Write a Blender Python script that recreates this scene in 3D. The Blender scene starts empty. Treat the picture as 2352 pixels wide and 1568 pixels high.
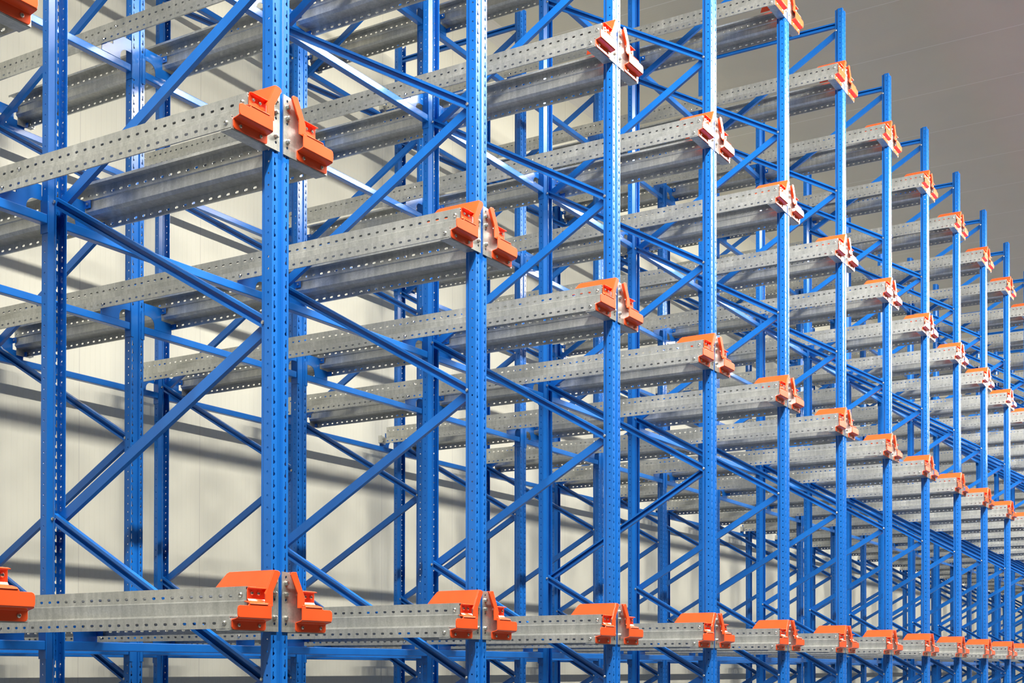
import bpy, bmesh, math
from mathutils import Vector, Matrix

scene = bpy.context.scene
COL = scene.collection
EYE = 1.60                                   # camera height above the floor

# ---------------------------------------------------------------- layout (metres)
X0, S = 4.1996, 1.56348                     # first visible post line, pitch of the lines
C1, C2, C3, C4 = 3.697, 5.062, 6.242, 7.612   # front edge of the four rows of posts
LEVEL = [0.16025, 2.1739, 3.77907, 5.39267]  # underside of the rail end plates, above the eye
NODE = -0.0411                               # bracing node on the front posts, above the eye
POST_H = 7.75
FIRST, LAST = -1, 23                         # post lines built
WALL_Y, CEIL_Z = 7.88, EYE + 7.22

def lx(i):
    return X0 + S * i

# ---------------------------------------------------------------- materials
def new_mat(name):
    m = bpy.data.materials.new(name)
    m.use_nodes = True
    nt = m.node_tree
    return m, nt, nt.nodes['Principled BSDF']

def node(nt, kind, **kw):
    n = nt.nodes.new(kind)
    for k, v in kw.items():
        setattr(n, k, v)
    return n

def ramp(nt, fac, stops):
    r = node(nt, 'ShaderNodeValToRGB')
    el = r.color_ramp.elements
    while len(el) < len(stops):
        el.new(0.5)
    for e, (p, c) in zip(el, stops):
        e.position = p
        e.color = (*c, 1)
    nt.links.new(fac, r.inputs['Fac'])
    return r.outputs['Color']

def tex(nt, scale, detail=3, vec=None, rough=0.5):
    t = node(nt, 'ShaderNodeTexNoise')
    t.inputs['Scale'].default_value = scale
    t.inputs['Detail'].default_value = detail
    t.inputs['Roughness'].default_value = rough
    if vec is not None:
        nt.links.new(vec, t.inputs['Vector'])
    return t.outputs['Fac']

def coords(nt, scale=(1, 1, 1)):
    c = node(nt, 'ShaderNodeTexCoord')
    m = node(nt, 'ShaderNodeMapping')
    m.inputs['Scale'].default_value = scale
    nt.links.new(c.outputs['Object'], m.inputs['Vector'])
    return m.outputs['Vector']

def bump(nt, b, height, strength, dist):
    n = node(nt, 'ShaderNodeBump')
    n.inputs['Strength'].default_value = strength
    n.inputs['Distance'].default_value = dist
    nt.links.new(height, n.inputs['Height'])
    nt.links.new(n.outputs['Normal'], b.inputs['Normal'])

def make_paint(name, dark, light, rough, spec=0.5):
    m, nt, b = new_mat(name)
    f = tex(nt, 6, 4, coords(nt, (1, 1, .4)))
    nt.links.new(ramp(nt, f, [(.3, dark), (.7, light)]), b.inputs['Base Color'])
    b.inputs['Roughness'].default_value = rough
    b.inputs['Specular IOR Level'].default_value = spec
    o = tex(nt, 900, 1, coords(nt))
    bump(nt, b, o, .06, .0004)
    return m

M = {}
M['blue'] = make_paint('blue_powder_coat', (.006, .124, .49), (.009, .152, .565), .24)
M['orange'] = make_paint('orange_powder_coat', (.90, .086, .018), (.94, .106, .025), .25)

def galvanised():
    m, nt, b = new_mat('galvanised_steel')
    v = coords(nt)
    vo = node(nt, 'ShaderNodeTexVoronoi')
    vo.inputs['Scale'].default_value = 140
    nt.links.new(v, vo.inputs['Vector'])
    sep = node(nt, 'ShaderNodeSeparateColor')
    nt.links.new(vo.outputs['Color'], sep.inputs[0])
    clouds = tex(nt, 5, 5, coords(nt, (1, .5, 1)), .6)
    drips = tex(nt, 30, 3, coords(nt, (1, 1.2, .08)), .6)
    a = node(nt, 'ShaderNodeMix', data_type='FLOAT')
    a.inputs[0].default_value = .14
    nt.links.new(clouds, a.inputs[2])
    nt.links.new(sep.outputs[0], a.inputs[3])
    c = node(nt, 'ShaderNodeMix', data_type='FLOAT')
    c.inputs[0].default_value = .42
    nt.links.new(a.outputs[0], c.inputs[2])
    nt.links.new(drips, c.inputs[3])
    nt.links.new(ramp(nt, c.outputs[0], [(.30, (.33, .34, .325)), (.52, (.50, .505, .48)), (.68, (.67, .67, .635))]), b.inputs['Base Color'])
    b.inputs['Metallic'].default_value = .6
    r = node(nt, 'ShaderNodeMapRange')
    r.inputs['To Min'].default_value = .27
    r.inputs['To Max'].default_value = .44
    nt.links.new(clouds, r.inputs['Value'])
    nt.links.new(r.outputs[0], b.inputs['Roughness'])
    return m
M['galv'] = galvanised()

def zinc():
    m, nt, b = new_mat('zinc_plated_bolt')
    f = tex(nt, 60, 2, coords(nt))
    nt.links.new(ramp(nt, f, [(.3, (.55, .55, .53)), (.7, (.75, .75, .72))]), b.inputs['Base Color'])
    b.inputs['Metallic'].default_value = .9
    b.inputs['Roughness'].default_value = .28
    return m
M['zinc'] = zinc()

def panel(name, base, axis, pitch, seam, seam_w, groove_strength, dirt, seam_col):
    """sandwich panel: fine ribs every `pitch` and a joint every `seam` metres along `axis`"""
    m, nt, b = new_mat(name)
    c = node(nt, 'ShaderNodeTexCoord')
    s = node(nt, 'ShaderNodeSeparateXYZ')
    nt.links.new(c.outputs['Object'], s.inputs[0])
    sh = node(nt, 'ShaderNodeMath', operation='SUBTRACT')
    sh.inputs[1].default_value = .46
    nt.links.new(s.outputs[axis], sh.inputs[0])
    u = sh.outputs[0]
    def saw(period):
        d = node(nt, 'ShaderNodeMath', operation='DIVIDE')
        d.inputs[1].default_value = period
        nt.links.new(u, d.inputs[0])
        f = node(nt, 'ShaderNodeMath', operation='FRACT')
        nt.links.new(d.outputs[0], f.inputs[0])
        p = node(nt, 'ShaderNodeMath', operation='PINGPONG')
        p.inputs[1].default_value = .5
        nt.links.new(f.outputs[0], p.inputs[0])
        return p.outputs[0]
    rib = node(nt, 'ShaderNodeMapRange', interpolation_type='SMOOTHSTEP')
    rib.inputs['From Min'].default_value = 0.0
    rib.inputs['From Max'].default_value = .12
    nt.links.new(saw(pitch), rib.inputs['Value'])
    jt = node(nt, 'ShaderNodeMapRange')
    jt.inputs['From Min'].default_value = 0
    jt.inputs['From Max'].default_value = seam_w / seam
    nt.links.new(saw(seam), jt.inputs['Value'])
    clouds = tex(nt, .9, 5, coords(nt, (1, 1, .5)), .6)
    col = ramp(nt, clouds, [(.3, tuple(x * (1 - dirt) for x in base)), (.62, base)])
    mix = node(nt, 'ShaderNodeMix', data_type='RGBA')
    nt.links.new(jt.outputs[0], mix.inputs[0])
    mix.inputs[6].default_value = (*seam_col, 1)
    nt.links.new(col, mix.inputs[7])
    nt.links.new(mix.outputs[2], b.inputs['Base Color'])
    b.inputs['Roughness'].default_value = .55
    b.inputs['Specular IOR Level'].default_value = .3
    bump(nt, b, rib.outputs[0], groove_strength, .0015)
    return m
M['wall'] = panel('cream_wall_panel', (.765, .74, .625), 0, .05, 1.25, .006, .7, .05, (.60, .57, .50))
M['ceiling'] = panel('ceiling_panel', (.74, .71, .61), 0, .05, 1.25, .010, .35, .04, (.95, .94, .90))
M['end'] = panel('end_wall_panel', (.78, .74, .66), 1, .05, 1.25, .006, .5, .05, (.60, .57, .50))

def concrete():
    m, nt, b = new_mat('polished_concrete')
    f = tex(nt, 1.3, 6, coords(nt), .6)
    nt.links.new(ramp(nt, f, [(.3, (.045, .047, .045)), (.7, (.075, .077, .072))]), b.inputs['Base Color'])
    b.inputs['Roughness'].default_value = .5
    return m
M['floor'] = concrete()

# ---------------------------------------------------------------- mesh helpers
def finish(bm, name, mat, bevel=0.0):
    bmesh.ops.remove_doubles(bm, verts=bm.verts, dist=1e-5)
    bmesh.ops.recalc_face_normals(bm, faces=bm.faces)
    if bevel:
        es = [e for e in bm.edges if len(e.link_faces) == 2 and e.calc_face_angle(0) > .5]
        bmesh.ops.bevel(bm, geom=es, offset=bevel, segments=2, affect='EDGES', profile=.5)
    me = bpy.data.meshes.new(name)
    bm.to_mesh(me)
    bm.free()
    me.materials.append(mat)
    return me

def add_box(bm, x0, x1, y0, y1, z0, z1):
    v = [bm.verts.new(p) for p in ((x0, y0, z0), (x1, y0, z0), (x1, y1, z0), (x0, y1, z0),
                                   (x0, y0, z1), (x1, y0, z1), (x1, y1, z1), (x0, y1, z1))]
    for f in ((0, 3, 2, 1), (4, 5, 6, 7), (0, 1, 5, 4), (1, 2, 6, 5), (2, 3, 7, 6), (3, 0, 4, 7)):
        bm.faces.new([v[k] for k in f])

def add_prism(bm, pts, n):
    """closed loop of 3-D points pushed along vector n"""
    n = Vector(n)
    a = [bm.verts.new(p) for p in pts]
    b = [bm.verts.new(Vector(p) + n) for p in pts]
    bm.faces.new(a[::-1])
    bm.faces.new(b)
    k = len(a)
    for i in range(k):
        bm.faces.new((a[i], a[(i + 1) % k], b[(i + 1) % k], b[i]))

def offset_line(pts, t):
    """open 2-D polyline thickened by t to its left"""
    out = []
    for i, p in enumerate(pts):
        p = Vector(p)
        d0 = (p - Vector(pts[i - 1])).normalized() if i else None
        d1 = (Vector(pts[i + 1]) - p).normalized() if i < len(pts) - 1 else None
        d0 = d0 or d1
        d1 = d1 or d0
        n0, n1 = Vector((-d0.y, d0.x)), Vector((-d1.y, d1.x))
        m = (n0 + n1)
        m = m / max(.3, m.dot(n0))
        out.append(p + m * t)
    return out

def add_folded(bm, pts, t, to3d, push):
    """folded sheet: cross-section polyline, thickness t, extruded"""
    o = offset_line(pts, t)
    n = len(pts)
    for i in range(n - 1):
        loop = [to3d(pts[i]), to3d(pts[i + 1]), to3d(o[i + 1]), to3d(o[i])]
        add_prism(bm, loop, push)

def add_cyl(bm, c, axis, r, h, n=6, dome=0.0, turn=0.0):
    c, axis = Vector(c), Vector(axis).normalized()
    u = axis.orthogonal().normalized()
    w = axis.cross(u)
    ring = lambda rr, hh: [bm.verts.new(c + axis * hh + (u * math.cos(turn + 2 * math.pi * k / n) + w * math.sin(turn + 2 * math.pi * k / n)) * rr) for k in range(n)]
    a, b = ring(r, 0), ring(r, h)
    bm.faces.new(a[::-1])
    for k in range(n):
        bm.faces.new((a[k], a[(k + 1) % n], b[(k + 1) % n], b[k]))
    if dome:
        t = ring(r * .55, h + dome)
        for k in range(n):
            bm.faces.new((b[k], b[(k + 1) % n], t[(k + 1) % n], t[k]))
        b = t
        if n > 8:      # socket of the bolt
            for rr, hh in ((r * .5, h + dome), (r * .42, h * .4)):
                t = ring(rr, hh)
                for k in range(n):
                    bm.faces.new((b[k], b[(k + 1) % n], t[(k + 1) % n], t[k]))
                b = t
    bm.faces.new(b)

KEY = [(-.0045, -.0165), (.0045, -.0165), (.0085, -.0115), (.0075, -.0055), (.0025, -.0015), (.0020, .0165), (-.0025, .0165), (-.0040, -.0040)]
KEY_ANCHOR = (0, 1, 5, 6)
def round_hole(rx, ry, n=8):
    pts = [(rx * math.cos(2 * math.pi * (k + .5) / n - math.pi * .75 - math.pi / n), ry * math.sin(2 * math.pi * (k + .5) / n - math.pi * .75 - math.pi / n)) for k in range(n)]
    return pts, (0, n // 4, n // 2, 3 * n // 4)
SLOT = [(-.0055, -.0055), (.0055, -.0055), (.0090, -.0040), (.0105, 0), (.0090, .0040), (.0055, .0055), (-.0055, .0055), (-.0090, .0040), (-.0105, 0), (-.0090, -.0040)]
SLOT_ANCHOR = (0, 1, 5, 6)

def perforated(profile, holes, pitch, count, to3d, thickness):
    """sheet with profile polyline; holes[k] = (shape, anchors, mirror, shift) or None for segment k, repeated every pitch"""
    bm = bmesh.new()
    rows = [[bm.verts.new(to3d(p, j * pitch)) for p in profile] for j in range(count + 1)]
    for k in range(len(profile) - 1):
        p, q = Vector(profile[k]), Vector(profile[k + 1])
        L = (q - p).length
        d = (q - p) / L
        h = holes[k]
        for j in range(count):
            c = [rows[j][k], rows[j][k + 1], rows[j + 1][k + 1], rows[j + 1][k]]
            if h is None:
                bm.faces.new(c)
                continue
            shape, anch, mir, shift, swap = h
            vs = []
            for (u, v) in shape:
                if swap:
                    u, v = v, u
                if mir:
                    u = -u
                vs.append(bm.verts.new(to3d(p + d * (L / 2 + u + shift), (j + .5) * pitch + v)))
            # anchors sorted so that they run like the corners of the cell
            uv = []
            for (u, v) in shape:
                if swap:
                    u, v = v, u
                uv.append((-u if mir else u, v))
            area = sum(uv[a][0] * uv[(a + 1) % len(uv)][1] - uv[(a + 1) % len(uv)][0] * uv[a][1] for a in range(len(uv)))
            idx = list(range(len(vs)))
            if area < 0:
                idx.reverse()
            corner = [(-1, -1), (1, -1), (1, 1), (-1, 1)]
            at = []
            for cu, cv in corner:
                at.append(max(anch, key=lambda a: uv[a][0] * cu * 1.0 + uv[a][1] * cv * 1.0))
            pos = [idx.index(a) for a in at]
            n = len(idx)
            for e in range(4):
                a, b = pos[e], pos[(e + 1) % 4]
                chain = []
                while True:
                    chain.append(vs[idx[a]])
                    if a == b:
                        break
                    a = (a + 1) % n
                bm.faces.new([c[e], c[(e + 1) % 4]] + chain[::-1])
    bmesh.ops.recalc_face_normals(bm, faces=bm.faces)
    bmesh.ops.solidify(bm, geom=bm.faces[:], thickness=thickness)
    return bm

# ---------------------------------------------------------------- object helpers
def empty(name, loc, label, cat, group=None):
    o = bpy.data.objects.new(name, None)
    COL.objects.link(o)
    o.location = loc
    o.empty_display_size = .1
    o['label'] = label
    o['category'] = cat
    if group:
        o['group'] = group
    return o

def part(name, me, parent, loc=(0, 0, 0), rot=None, label=None):
    o = bpy.data.objects.new(name, me)
    COL.objects.link(o)
    o.parent = parent
    o.location = loc
    if rot:
        o.rotation_euler = rot
    if label:
        o['label'] = label
    return o

def structure(name, me, loc=(0, 0, 0)):
    o = bpy.data.objects.new(name, me)
    COL.objects.link(o)
    o.location = loc
    o['kind'] = 'structure'
    return o

# ---------------------------------------------------------------- prototypes: upright post
PD = .074                                    # depth of a post
PROFILE = [(.032, PD), (.032, .062), (.052, .042), (.052, 0), (.018, 0), (.014, .008),
           (-.014, .008), (-.018, 0), (-.052, 0), (-.052, .042), (-.032, .062), (-.032, PD)]
r5, a5 = round_hole(.0050, .0050)
r3, a3 = round_hole(.0025, .0025)
HOLES = [None, None, (r5, a5, False, 0, False), (KEY, KEY_ANCHOR, False, -.002, False), None, None, None,
         (KEY, KEY_ANCHOR, True, .002, False), (r5, a5, False, 0, False), None, None]
def post_mesh(flip, name):
    f = (lambda p, t: (p[0], PD - p[1], t)) if flip else (lambda p, t: (p[0], p[1], t))
    bm = perforated(PROFILE, HOLES, .05, int(POST_H / .05 + .5), f, .0028)
    bmesh.ops.recalc_face_normals(bm, faces=bm.faces)
    return finish(bm, name, M['blue'])
POST_A = post_mesh(False, 'post_facing_aisle')
POST_B = post_mesh(True, 'post_facing_wall')

bm = bmesh.new()
add_box(bm, -.075, .075, -.03, .13, 0, .008)
FOOT = finish(bm, 'foot_plate', M['blue'], .002)

def brace_mesh(dy, dz, solid, name):
    """C-channel from (0,0,0) to (0,dy,dz)"""
    L = math.hypot(dy, dz)
    d = Vector((0, dy / L, dz / L))
    w = Vector((0, -d.z, d.y))
    if w.z < 0:
        w = -w
    hw = .024
    if solid:      # back of the channel towards -X, the hollow towards +X
        prof = [(.0265, hw - .013), (.0265, hw), (.001, hw), (.001, -hw), (.0265, -hw), (.0265, -hw + .013)]
    else:
        prof = [(-.0265, hw - .013), (-.0265, hw), (-.001, hw), (-.001, -hw), (-.0265, -hw), (-.0265, -hw + .013)]
    bm = bmesh.new()
    t = .0025 if not solid else .0025
    if not solid:
        prof = prof[::-1]
    e0 = -.015
    add_folded(bm, prof, t, lambda p: Vector((p[0], 0, 0)) + w * p[1] + d * e0, d * (L + .03))
    return finish(bm, name, M['blue'])

bm = bmesh.new()
add_cyl(bm, (0, 0, 0), (-1, 0, 0), .009, .007, 6, .002)
NODE_BOLT = finish(bm, 'node_bolt', M['zinc'])

# ---------------------------------------------------------------- prototypes: cross beam
BEAM_T, BEAM_B = -.026, -.071                # relative to the rail level
def beam_meshes(front):
    """front=True: beam flush with a post that faces the aisle. y measured from the post's front edge"""
    y0, y1 = (.000, .046) if front else (PD - .046, PD)
    out = {}
    half = S / 2
    bm = bmesh.new()
    add_box(bm, .057, S - .057, y0, y1, BEAM_B, BEAM_T)
    out['tube'] = finish(bm, 'beam_tube', M['blue'], .004)
    for sgn, key in ((1, 'conn_l'), (-1, 'conn_r')):
        bm = bmesh.new()
        t = .004
        x = .0523
        a, b = sorted((sgn * x, sgn * (x + t)))
        add_box(bm, a, b, y0 - .001, y1 + .001, -.112, .065)
        yf = (-.0045, -.0005) if front else (PD + .0005, PD + .0045)
        a, b = sorted((sgn * (x + t), sgn * .030))
        add_box(bm, a, b, yf[0], yf[1], -.112, .065)
        a, b = sorted((sgn * x, sgn * (x + t)))
        add_box(bm, a, b, min(yf[0], y0), max(yf[1], y1), -.112, .065)
        out[key] = finish(bm, 'connector', M['blue'])
        # bracket plate that carries the rail
        bm = bmesh.new()
        yp = y0 if front else y1 - .004      # the plate stands flush with the web of the post
        pts = [(.0570, .120), (.0570, .046)]
        for k in range(7):
            an = math.pi / 2 * (1 - k / 6)
            pts.append((.094 + .050 * math.cos(an), -.004 + .050 * math.sin(an)))
        pts += [(.144, BEAM_T), (.288, BEAM_T), (.288, .030), (.280, .040), (.201, .042), (.201, .120)]
        add_prism(bm, [(sgn * p[0], yp, p[1]) for p in pts], (0, .004, 0))
        # tabs screwed to the rail
        a, b = sorted((sgn * .1970, sgn * .2010))
        add_box(bm, a, b, yp - .042, yp + .001, .082, .120)
        a, b = sorted((sgn * .2845, sgn * .2880))
        add_box(bm, a, b, yp - .042, yp + .001, .004, .036)
        out['brk_l' if sgn > 0 else 'brk_r'] = finish(bm, 'rail_bracket', M['blue'])
        bm = bmesh.new()
        add_cyl(bm, (sgn * .1970, yp - .024, .100), (-sgn, 0, 0), .007, .008, 6, .003)
        out['tab_l' if sgn > 0 else 'tab_r'] = finish(bm, 'tab_bolt', M['zinc'])
    return out
BEAM_FRONT, BEAM_BACK = beam_meshes(True), beam_meshes(False)

# ---------------------------------------------------------------- prototypes: rail with its orange entry guides
RAIL_CELLS, RAIL_PITCH = 72, .0551
RAIL_L = RAIL_CELLS * RAIL_PITCH
RPROF = [(.143, .165), (.143, .178), (.205, .178), (.205, .122), (.212, .117), (.206, .066), (.220, .053),
         (.298, .053), (.298, .003), (.290, .003)]
def rail_meshes(sgn):
    out = {}
    holes = [None] * (len(RPROF) - 1)
    holes[2] = (SLOT, SLOT_ANCHOR, False, .009, True)
    holes[7] = (SLOT, SLOT_ANCHOR, False, .003, True)
    bm = perforated(RPROF, holes, RAIL_PITCH, RAIL_CELLS, lambda p, t: (sgn * p[0], t, p[1]), .0026)
    out['rail'] = finish(bm, 'rail_channel', M['galv'])
    # end plate with holes
    bm = bmesh.new()
    outline = [(.012, -.003), (.298, -.003), (.298, .040), (.290, .046), (.206, .050), (.206, .165), (.118, .165), (.098, .172), (.062, .243), (.058, .249), (.012, .251)]
    def loop_edges(pts):
        vs = [bm.verts.new((sgn * p[0], -.005, p[1])) for p in pts]
        return [bm.edges.new((vs[k], vs[(k + 1) % len(vs)])) for k in range(len(vs))]
    es = loop_edges(outline)
    for hz in (.228, .132, .030):
        es += loop_edges([(.036 + .006 * math.cos(2 * math.pi * k / 10), hz + .007 * math.sin(2 * math.pi * k / 10)) for k in range(10)])
    bmesh.ops.triangle_fill(bm, use_beauty=True, use_dissolve=False, edges=es)
    bmesh.ops.solidify(bm, geom=bm.faces[:], thickness=.0045)
    zs = [v.co.y for v in bm.verts]
    dy = -.0005 - max(zs)
    for v in bm.verts:
        v.co.y += dy
    a, b = sorted((sgn * .062, sgn * .298))
    add_box(bm, a, b, -.0005, .058, -.0045, 0)
    out['plate'] = finish(bm, 'end_plate', M['galv'])
    # deflector
    bm = bmesh.new()
    sheet = [(.120, -.030, .147), (.107, .004, .172), (.107, .270, .172), (.083, .244, .219), (.071, .228, .243), (.067, .216, .250), (.067, -.030, .250)]
    add_prism(bm, [(sgn * p[0], p[1], p[2]) for p in sheet], (sgn * .0036, 0, .0018))
    face = [(.032, .238), (.037, .246), (.046, .250), (.069, .251), (.1225, .148), (.1225, .099), (.078, .099), (.078, .160)]
    add_prism(bm, [(sgn * p[0], -.034, p[1]) for p in face], (0, .0045, 0))
    add_folded(bm, [(-.030, .172), (-.016, .176), (-.010, .168), (-.010, .126), (-.018, .115), (-.040, .106)][::-1], .004, lambda p: (sgn * .106, p[0], p[1]), (sgn * .1025, 0, 0))
    out['deflector'] = finish(bm, 'deflector', M['orange'], .0012)
    # stepped guard
    bm = bmesh.new()
    low = [(.094, .038), (.094, .010), (.096, .003), (.104, -.001), (.280, -.001), (.288, .002), (.292, .010), (.292, .038)]
    add_prism(bm, [(sgn * p[0], -.010, p[1]) for p in low], (0, .0045, 0))
    add_folded(bm, [(-.0055, .036), (-.0085, .040), (-.036, .047), (-.0395, .051)], .004, lambda p: (sgn * .094, p[0], p[1]), (sgn * .200, 0, 0))
    box = [(.096, .048), (.286, .048), (.293, .052), (.295, .060), (.295, .084), (.291, .093), (.282, .097), (.234, .097), (.228, .105), (.096, .105)]
    add_prism(bm, [(sgn * p[0], -.0435, p[1]) for p in box], (0, .0045, 0))
    add_folded(bm, [(-.0435, .102), (-.038, .107), (-.012, .114)], .004, lambda p: (sgn * .118, p[0], p[1]), (sgn * .108, 0, 0))
    out['guard'] = finish(bm, 'guard', M['orange'], .0012)
    bm = bmesh.new()
    add_cyl(bm, (0, 0, 0), (0, -1, 0), .0115, .003, 16)
    add_cyl(bm, (0, -.003, 0), (0, -1, 0), .0095, .008, 6, .0015)
    out['hex'] = finish(bm, 'hex_bolt', M['zinc'])
    bm = bmesh.new()
    add_cyl(bm, (0, 0, 0), (0, -1, 0), .0085, .003, 14, .003)
    out['pan'] = finish(bm, 'pan_bolt', M['zinc'])
    bm = bmesh.new()
    add_cyl(bm, (0, 0, 0), (sgn, 0, 0), .0110, .003, 14, .004)
    out['side'] = finish(bm, 'rail_bolt', M['zinc'])
    # stop at the rear end
    bm = bmesh.new()
    a, b = sorted((sgn * .219, sgn * .330))
    add_box(bm, a, b, RAIL_L + .0005, RAIL_L + .0045, .004, .078)
    a, b = sorted((sgn * .326, sgn * .330))
    add_box(bm, a, b, RAIL_L - .04, RAIL_L + .0005, .004, .078)
    a, b = sorted((sgn * .299, sgn * .330))
    add_box(bm, a, b, RAIL_L - .04, RAIL_L + .0005, .004, .008)
    out['stop'] = finish(bm, 'end_stop', M['galv'], .001)
    return out
RAIL = {1: rail_meshes(1), -1: rail_meshes(-1)}

# ---------------------------------------------------------------- wording
NUM = ['zero', 'one', 'two', 'three', 'four', 'five', 'six', 'seven', 'eight', 'nine', 'ten', 'eleven', 'twelve', 'thirteen',
       'fourteen', 'fifteen', 'sixteen', 'seventeen', 'eighteen', 'nineteen', 'twenty', 'twenty-one', 'twenty-two', 'twenty-three', 'twenty-four', 'twenty-five']
ORD = ['zeroth', 'first', 'second', 'third', 'fourth', 'fifth', 'sixth', 'seventh', 'eighth', 'ninth', 'tenth', 'eleventh', 'twelfth',
       'thirteenth', 'fourteenth', 'fifteenth', 'sixteenth', 'seventeenth', 'eighteenth', 'nineteenth', 'twentieth', 'twenty-first', 'twenty-second', 'twenty-third', 'twenty-fourth', 'twenty-fifth']
LEV = ['lowest', 'second', 'third', 'top']

# ---------------------------------------------------------------- upright frames
BR = {}
def frame(i, rowa, rowb, drop, group, label):
    z0 = 0.0
    root = empty('upright_frame', (lx(i), rowa, 0), label, 'rack upright', group)
    D = rowb - rowa
    part('post', POST_A, root)
    part('post', POST_B, root, (0, D, 0))
    part('foot_plate', FOOT, root)
    part('foot_plate', FOOT, root, (0, D, 0))
    ya, yb = PD - .010, D + .010
    def zn(n):
        return EYE + NODE + drop + 1.5 * n
    for n in range(-1, 5):
        for up in (1, -1):
            if (n == 4 and up == 1) or (n == -1 and up == -1):
                continue
            solid = up < 0
            if i == 3 and rowa == C1 and n == 1 and up < 0:
                solid = False
            off = -.002 if up > 0 else .002
            if not solid and up < 0:
                off = .0285
            key = (up, solid, round(D, 4))
            if key not in BR:
                BR[key] = brace_mesh(yb - ya, .75 * up, solid, 'diagonal_brace')
            part('diagonal_brace', BR[key], root, (off, ya, zn(n)))
    key = (0, False, round(D, 4))
    if key not in BR:
        BR[key] = brace_mesh(yb - ya, 0, False, 'horizontal_brace')
    for n, dz in ((-1, .06), (4, .055)):
        part('horizontal_brace', BR[key], root, (-.002, ya, zn(n) + dz))
    if i <= 11:
        for n in range(-1, 5):
            part('bolt', NODE_BOLT, root, (-.0320, PD - .009, zn(n)))
            if n < 4:
                part('bolt', NODE_BOLT, root, (-.0320, D + .009, zn(n + .5)))

for i in range(FIRST, LAST + 1):
    if i < 0:
        la = 'blue perforated upright frame just outside the left edge, at the aisle'
        lb = 'blue perforated upright frame just outside the left edge, by the back wall'
    else:
        la = 'blue zigzag braced upright frame on the aisle side, %s from the left' % ORD[i + 1]
        lb = 'blue zigzag braced upright frame by the back wall, %s post line from the left' % ORD[i + 1]
    frame(i, C1, C2, 0.0, 'upright frames along the aisle', la)
    frame(i, C3, C4, -.018, 'upright frames along the back wall', lb)

# ---------------------------------------------------------------- cross beams
ROWS = [(C2, BEAM_BACK, 'second row of posts'), (C3, BEAM_FRONT, 'third row of posts'), (C4, BEAM_BACK, 'rearmost row of posts')]
for (cy, bmesh_set, rowname) in ROWS:
    for i in range(FIRST, LAST):
        for l, z in enumerate(LEVEL):
            if i < 0:
                where = 'from the left edge to line one'
            else:
                where = 'between lines %s and %s' % (NUM[i + 1], NUM[i + 2])
            root = empty('cross_member', (lx(i), cy, EYE + z),
                         'blue cross member, %s, %s, %s level' % (rowname, where, LEV[l]), 'rack crossbar',
                         'blue cross members on the %s' % rowname)
            b = bmesh_set
            part('square_tube', b['tube'], root)
            part('end_connector', b['conn_l'], root)
            part('end_connector', b['conn_r'], root, (S, 0, 0))
            k = part('rail_bracket', b['brk_l'], root)
            if i <= 6:
                part('bolt', b['tab_l'], k)
            k = part('rail_bracket', b['brk_r'], root, (S, 0, 0))
            if i <= 6:
                part('bolt', b['tab_r'], k)

# ---------------------------------------------------------------- rails
for i in range(FIRST, LAST + 1):
    for sgn in (-1, 1):
        for l, z in enumerate(LEVEL):
            side = 'left' if sgn < 0 else 'right'
            if i < 0:
                lab = 'galvanised shuttle rail with orange tip at the left edge, %s of its post, %s level' % (side, LEV[l])
            else:
                lab = 'galvanised shuttle rail with orange tip, %s side of front post %s, %s level' % (side, NUM[i + 1], LEV[l])
            root = empty('shuttle_rail', (lx(i), C1, EYE + z), lab, 'rack rail', 'galvanised rails on the %s level' % LEV[l])
            m = RAIL[sgn]
            rc = part('rail_channel', m['rail'], root)
            pl = part('end_plate', m['plate'], root)
            de = part('deflector', m['deflector'], root, label='orange slanted deflector')
            gu = part('entry_guard', m['guard'], root, label='orange stepped guard')
            part('end_stop', m['stop'], root)
            if i <= 8:
                for hz in (.203, .156, .056):
                    part('bolt', m['hex'], pl, (sgn * .036, -.005, hz))
                for o, hz in ((.185, .150), (.146, .150)):
                    part('bolt', m['pan'], de, (sgn * o, -.014, hz))
                for o in (.135, .255):
                    part('bolt', m['pan'], gu, (sgn * o, -.010, .019))
                part('bolt', m['side'], rc, (sgn * .2055, RAIL_PITCH * .5, .144))
                part('bolt', m['side'], rc, (sgn * .2985, RAIL_PITCH * .5, .026))
            if i <= 5:
                for yy in (C2 + PD - .028, C3 - .024, C4 + PD - .028):
                    yb = min(yy - C1, RAIL_L - .02)
                    part('bolt', m['side'], rc, (sgn * .2055, yb, .142))
                    part('bolt', m['side'], rc, (sgn * .2985, yb, .026))

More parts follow.
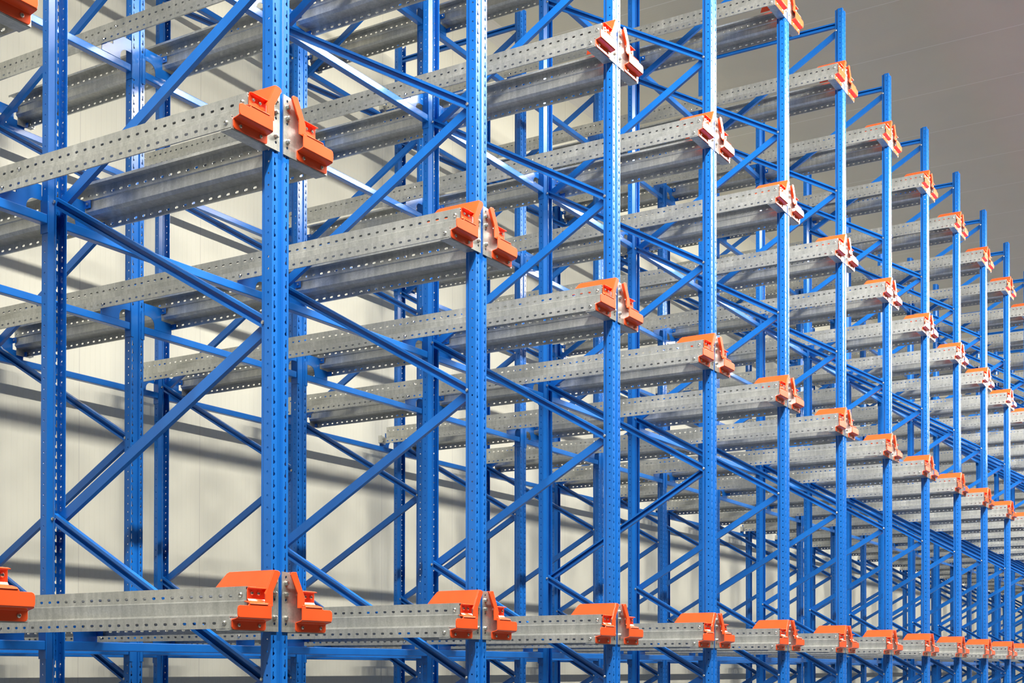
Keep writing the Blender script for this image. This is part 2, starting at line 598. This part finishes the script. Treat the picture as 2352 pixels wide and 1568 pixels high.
# ---------------------------------------------------------------- setting
bm = bmesh.new()
add_box(bm, -14, 62, -16, WALL_Y + .2, -.2, 0)
structure('floor', finish(bm, 'floor', M['floor']))
bm = bmesh.new()
add_box(bm, -14, 62, WALL_Y, WALL_Y + .2, 0, CEIL_Z)
structure('wall_back', finish(bm, 'wall_back', M['wall']))
bm = bmesh.new()
add_box(bm, 46, 46.2, -16, WALL_Y, 0, CEIL_Z)
structure('wall_right', finish(bm, 'wall_right', M['end']))
bm = bmesh.new()
add_box(bm, -14, 62, -16, WALL_Y + .2, CEIL_Z, CEIL_Z + .2)
structure('ceiling', finish(bm, 'ceiling', M['ceiling']))
bm = bmesh.new()
cv = .14
add_prism(bm, [(-14, WALL_Y, CEIL_Z - cv), (-14, WALL_Y - cv * .35, CEIL_Z - cv * .62), (-14, WALL_Y - cv * .62, CEIL_Z - cv * .35), (-14, WALL_Y - cv, CEIL_Z), (-14, WALL_Y, CEIL_Z)], (69, 0, 0))
structure('trim_1', finish(bm, 'trim', M['end']))

# ---------------------------------------------------------------- light: the continuous strip lamps above the aisle, and a weak even world fill added where no walls are built
def strip(x0, x1, y, z, h, power, col, tilt):
    d = bpy.data.lights.new('aisle_strip_lamp', 'AREA')
    d.shape = 'RECTANGLE'
    d.size = x1 - x0
    d.size_y = h
    d.energy = power
    d.color = col
    o = bpy.data.objects.new('aisle_strip_lamp', d)
    COL.objects.link(o)
    o.location = ((x0 + x1) / 2, y, z)
    o.rotation_euler = (math.radians(tilt), 0, 0)
    return o
strip(-3, 41, 1.55, EYE + 6.22, .13, 7700, (1, .965, .87), 13)

w = bpy.data.worlds.new('ambient_fill')
scene.world = w
w.use_nodes = True
bg = w.node_tree.nodes['Background']
bg.inputs['Color'].default_value = (1.0, .98, .93, 1)
bg.inputs['Strength'].default_value = .09

# ---------------------------------------------------------------- camera
F, YAW, PITCH, ROLL, YS = 3019.44, .54661, .01085, .0009, 720.605
fw = Vector((math.cos(YAW), math.sin(YAW), 0))
rt = Vector((math.sin(YAW), -math.cos(YAW), 0))
up = Vector((0, 0, 1))
fw, up = fw * math.cos(PITCH) + up * math.sin(PITCH), up * math.cos(PITCH) - fw * math.sin(PITCH)
rt, up = rt * math.cos(ROLL) + up * math.sin(ROLL), up * math.cos(ROLL) - rt * math.sin(ROLL)
cam = bpy.data.cameras.new('camera')
co = bpy.data.objects.new('camera', cam)
COL.objects.link(co)
mw = Matrix((rt, up, -fw)).transposed().to_4x4()
mw.translation = Vector((0, 0, EYE))
co.matrix_world = mw
cam.sensor_fit = 'HORIZONTAL'
cam.sensor_width = 36
cam.lens = 36 * F / 2352
cam.shift_y = YS / 2352
cam.clip_end = 200
scene.camera = co

scene.view_settings.view_transform = 'Standard'
scene.view_settings.look = 'None'
scene.view_settings.gamma = 1
scene.view_settings.exposure = 0
